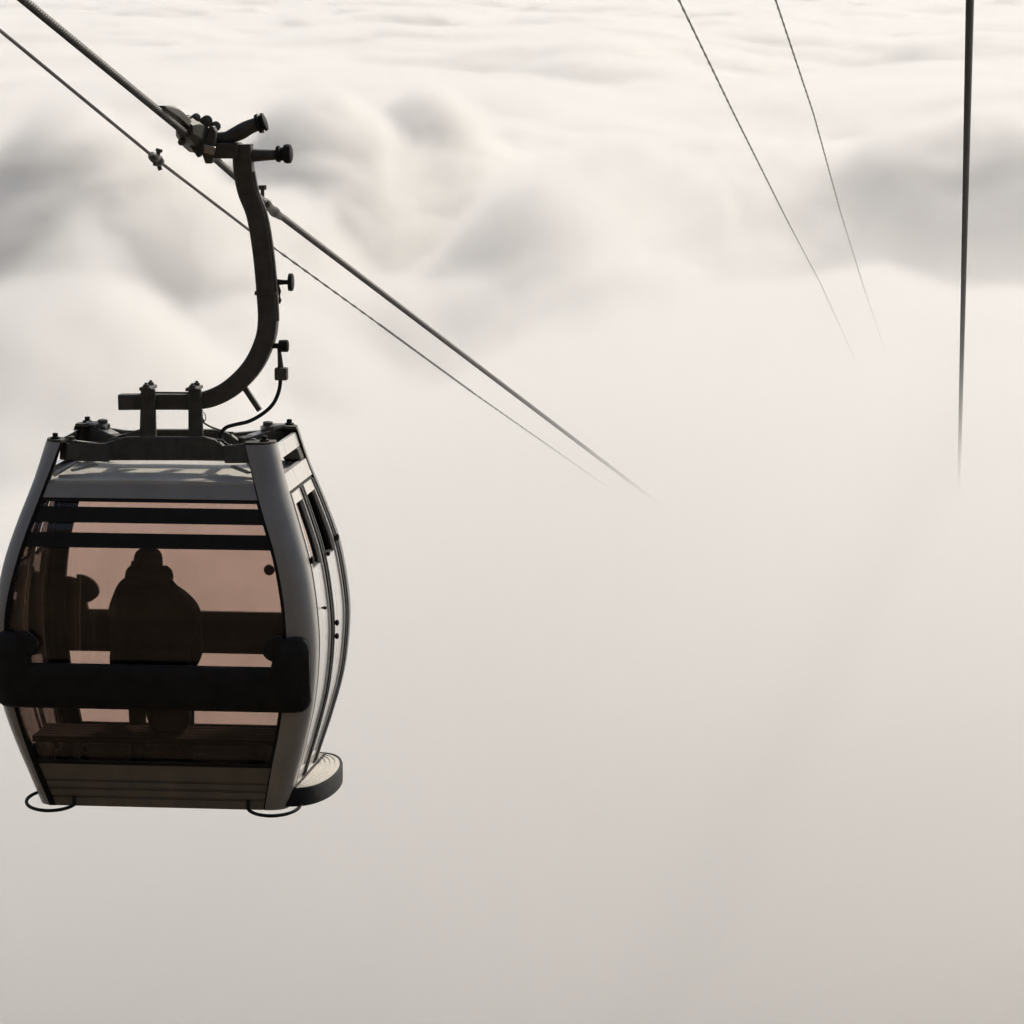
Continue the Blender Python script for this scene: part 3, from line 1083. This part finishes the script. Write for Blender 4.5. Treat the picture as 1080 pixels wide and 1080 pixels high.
head = blob('head', 'skin', P, (-.014, .01, .955), .078, .096, .115)
# face, turned towards the valley
nose = tube('nose', 'skin', head, [(0, .10, .955), (0, .128, .915), (0, .104, .905)], [.010, .016, .012], 8)
for s in (-1, 1):
    blob('eye', 'trousers', head, (s * .03, .098, .945), .011, .008, .007, 10, 6)
    blob('ear', 'skin', head, (s * .082, .005, .925), .012, .022, .032, 10, 6)
blob('mouth', 'seat_wood', head, (0, .100, .875), .024, .008, .007, 10, 6)
hat = blob('knit_hat', 'knit', P, (-.016, .005, .988), .084, .102, .086, fun=lambda th, ph: (1.0 + .012 * math.sin(th * 14)) / (abs(math.sin(ph)) ** 3.2 + abs(math.cos(ph)) ** 3.2) ** (1 / 3.2))
bm = bmesh.new()
rings = []
for k in range(28):
    th = 2 * PI * k / 28
    c_, s_ = math.cos(th), math.sin(th)
    rings.append([Vector((rr * (.082 - .006 * c_) * c_ - .018, .005 + rr * .10 * s_ + .0, .972 + dz + .006 * c_)) for rr, dz in ((1.0, -.02), (1.10, -.018), (1.13, .005), (1.10, .03), (1.0, .032))])
bm_loft(bm, rings, closed_path=True)
link('brim', bm, 'knit', hat, True, auto=60)
# folded hood and collar
bm = bmesh.new()
rings = []
for k in range(32):
    th = 2 * PI * k / 32
    c_, s_ = math.cos(th), math.sin(th)
    w_ = .040 + .007 * math.sin(3 * th + .6) + .005 * math.sin(7 * th) + .010 * max(0, -s_)
    cen = Vector((.098 * c_ - .016, -.01 + .112 * s_, .904 + .02 * max(0, -s_) + .012 * math.sin(2 * th)))
    rings.append([cen + Vector((c_, s_, 0)) * (w_ * math.cos(2 * PI * q / 10)) + Vector((0, 0, 1.25 * w_ * math.sin(2 * PI * q / 10))) for q in range(10)])
bm_loft(bm, rings, closed_path=True)
link('hood', bm, 'jacket', P, True, auto=70)
# padded jacket skirt over the hips
bm = bmesh.new()
rings = []
for (z, x0, x1, ry) in ((-.005, .02, .17, .10), (.02, -.01, .215, .13), (.08, -.03, .236, .15), (.14, -.035, .240, .16), (.19, -.13, .238, .165), (.25, -.215, .230, .165), (.30, -.240, .238, .165),
                         (.335, -.226, .224, .152), (.40, -.250, .240, .165), (.46, -.246, .236, .165), (.495, -.230, .228, .152), (.55, -.250, .262, .163), (.61, -.248, .288, .16),
                         (.645, -.236, .288, .148), (.70, -.250, .300, .152), (.745, -.243, .290, .15), (.785, -.240, .264, .142), (.83, -.214, .210, .13), (.872, -.186, .150, .12), (.905, -.150, .120, .11), (.925, -.11, .085, .09)):
    rings.append([Vector(((x0 + x1) / 2 + (x1 - x0) / 2 * math.cos(2 * PI * k / 28) * (1 + .012 * math.sin(k * 2.2 + z * 40)), -.02 + ry * math.sin(2 * PI * k / 28), z)) for k in range(28)])
bm_loft(bm, rings)
random.seed(3)
for v_ in bm.verts:
    if v_.co.z > .05:
        v_.co += Vector((random.uniform(-.015, .015), random.uniform(-.009, .009), random.uniform(-.011, .011)))
jk = link('jacket', bm, 'jacket', P, True, auto=80)
sb_ = jk.modifiers.new('sub', 'SUBSURF')
sb_.levels = sb_.render_levels = 1


# gloved hands resting on the thighs
def hand(s):
    w = Vector((s * .13 - .005, .27, .26))
    hv = [(0, 0, 0), (-s * .01, .05, -.015), (-s * .015, .09, -.025)]
    he = [(0, 1), (1, 2)]
    hr = [.028, (.040, .022), (.042, .020)]
    for f, (dx, ln) in enumerate(((-.030, .062), (-.010, .074), (.011, .068), (.030, .052))):
        b0 = len(hv)
        hv += [(-s * .015 + dx, .10, -.026), (-s * .015 + dx * 1.1, .10 + ln * .55, -.034), (-s * .015 + dx * 1.1, .10 + ln, -.055)]
        he += [(2, b0), (b0, b0 + 1), (b0 + 1, b0 + 2)]
        hr += [.0105, .0095, .008]
    b0 = len(hv)
    hv += [(-s * .045, .045, -.02), (-s * .062, .078, -.03), (-s * .062, .105, -.04)]
    he += [(1, b0), (b0, b0 + 1), (b0 + 1, b0 + 2)]
    hr += [.013, .011, .009]
    return skin_mesh('hand', 'knit', P, [tuple(Vector(v) + w) for v in hv], he, hr, 0, 1)


hand(-1)
hand(1)
for s in (-.19, .10):
    bm = bmesh.new()
    rings = []
    for y, w_, h_ in ((.40, .035, .05), (.42, .046, .09), (.48, .05, .10), (.54, .05, .075), (.60, .048, .06), (.66, .04, .045), (.68, .025, .03)):
        rings.append([Vector((s + w_ * cx_, y, -.36 + h_ * cz_)) for cx_, cz_ in ((-1, 0), (1, 0), (1, .6), (.6, 1), (-.6, 1), (-1, .6))])
    bm_loft(bm, rings)
    link('boot', bm, 'rubber', P, True, auto=40)
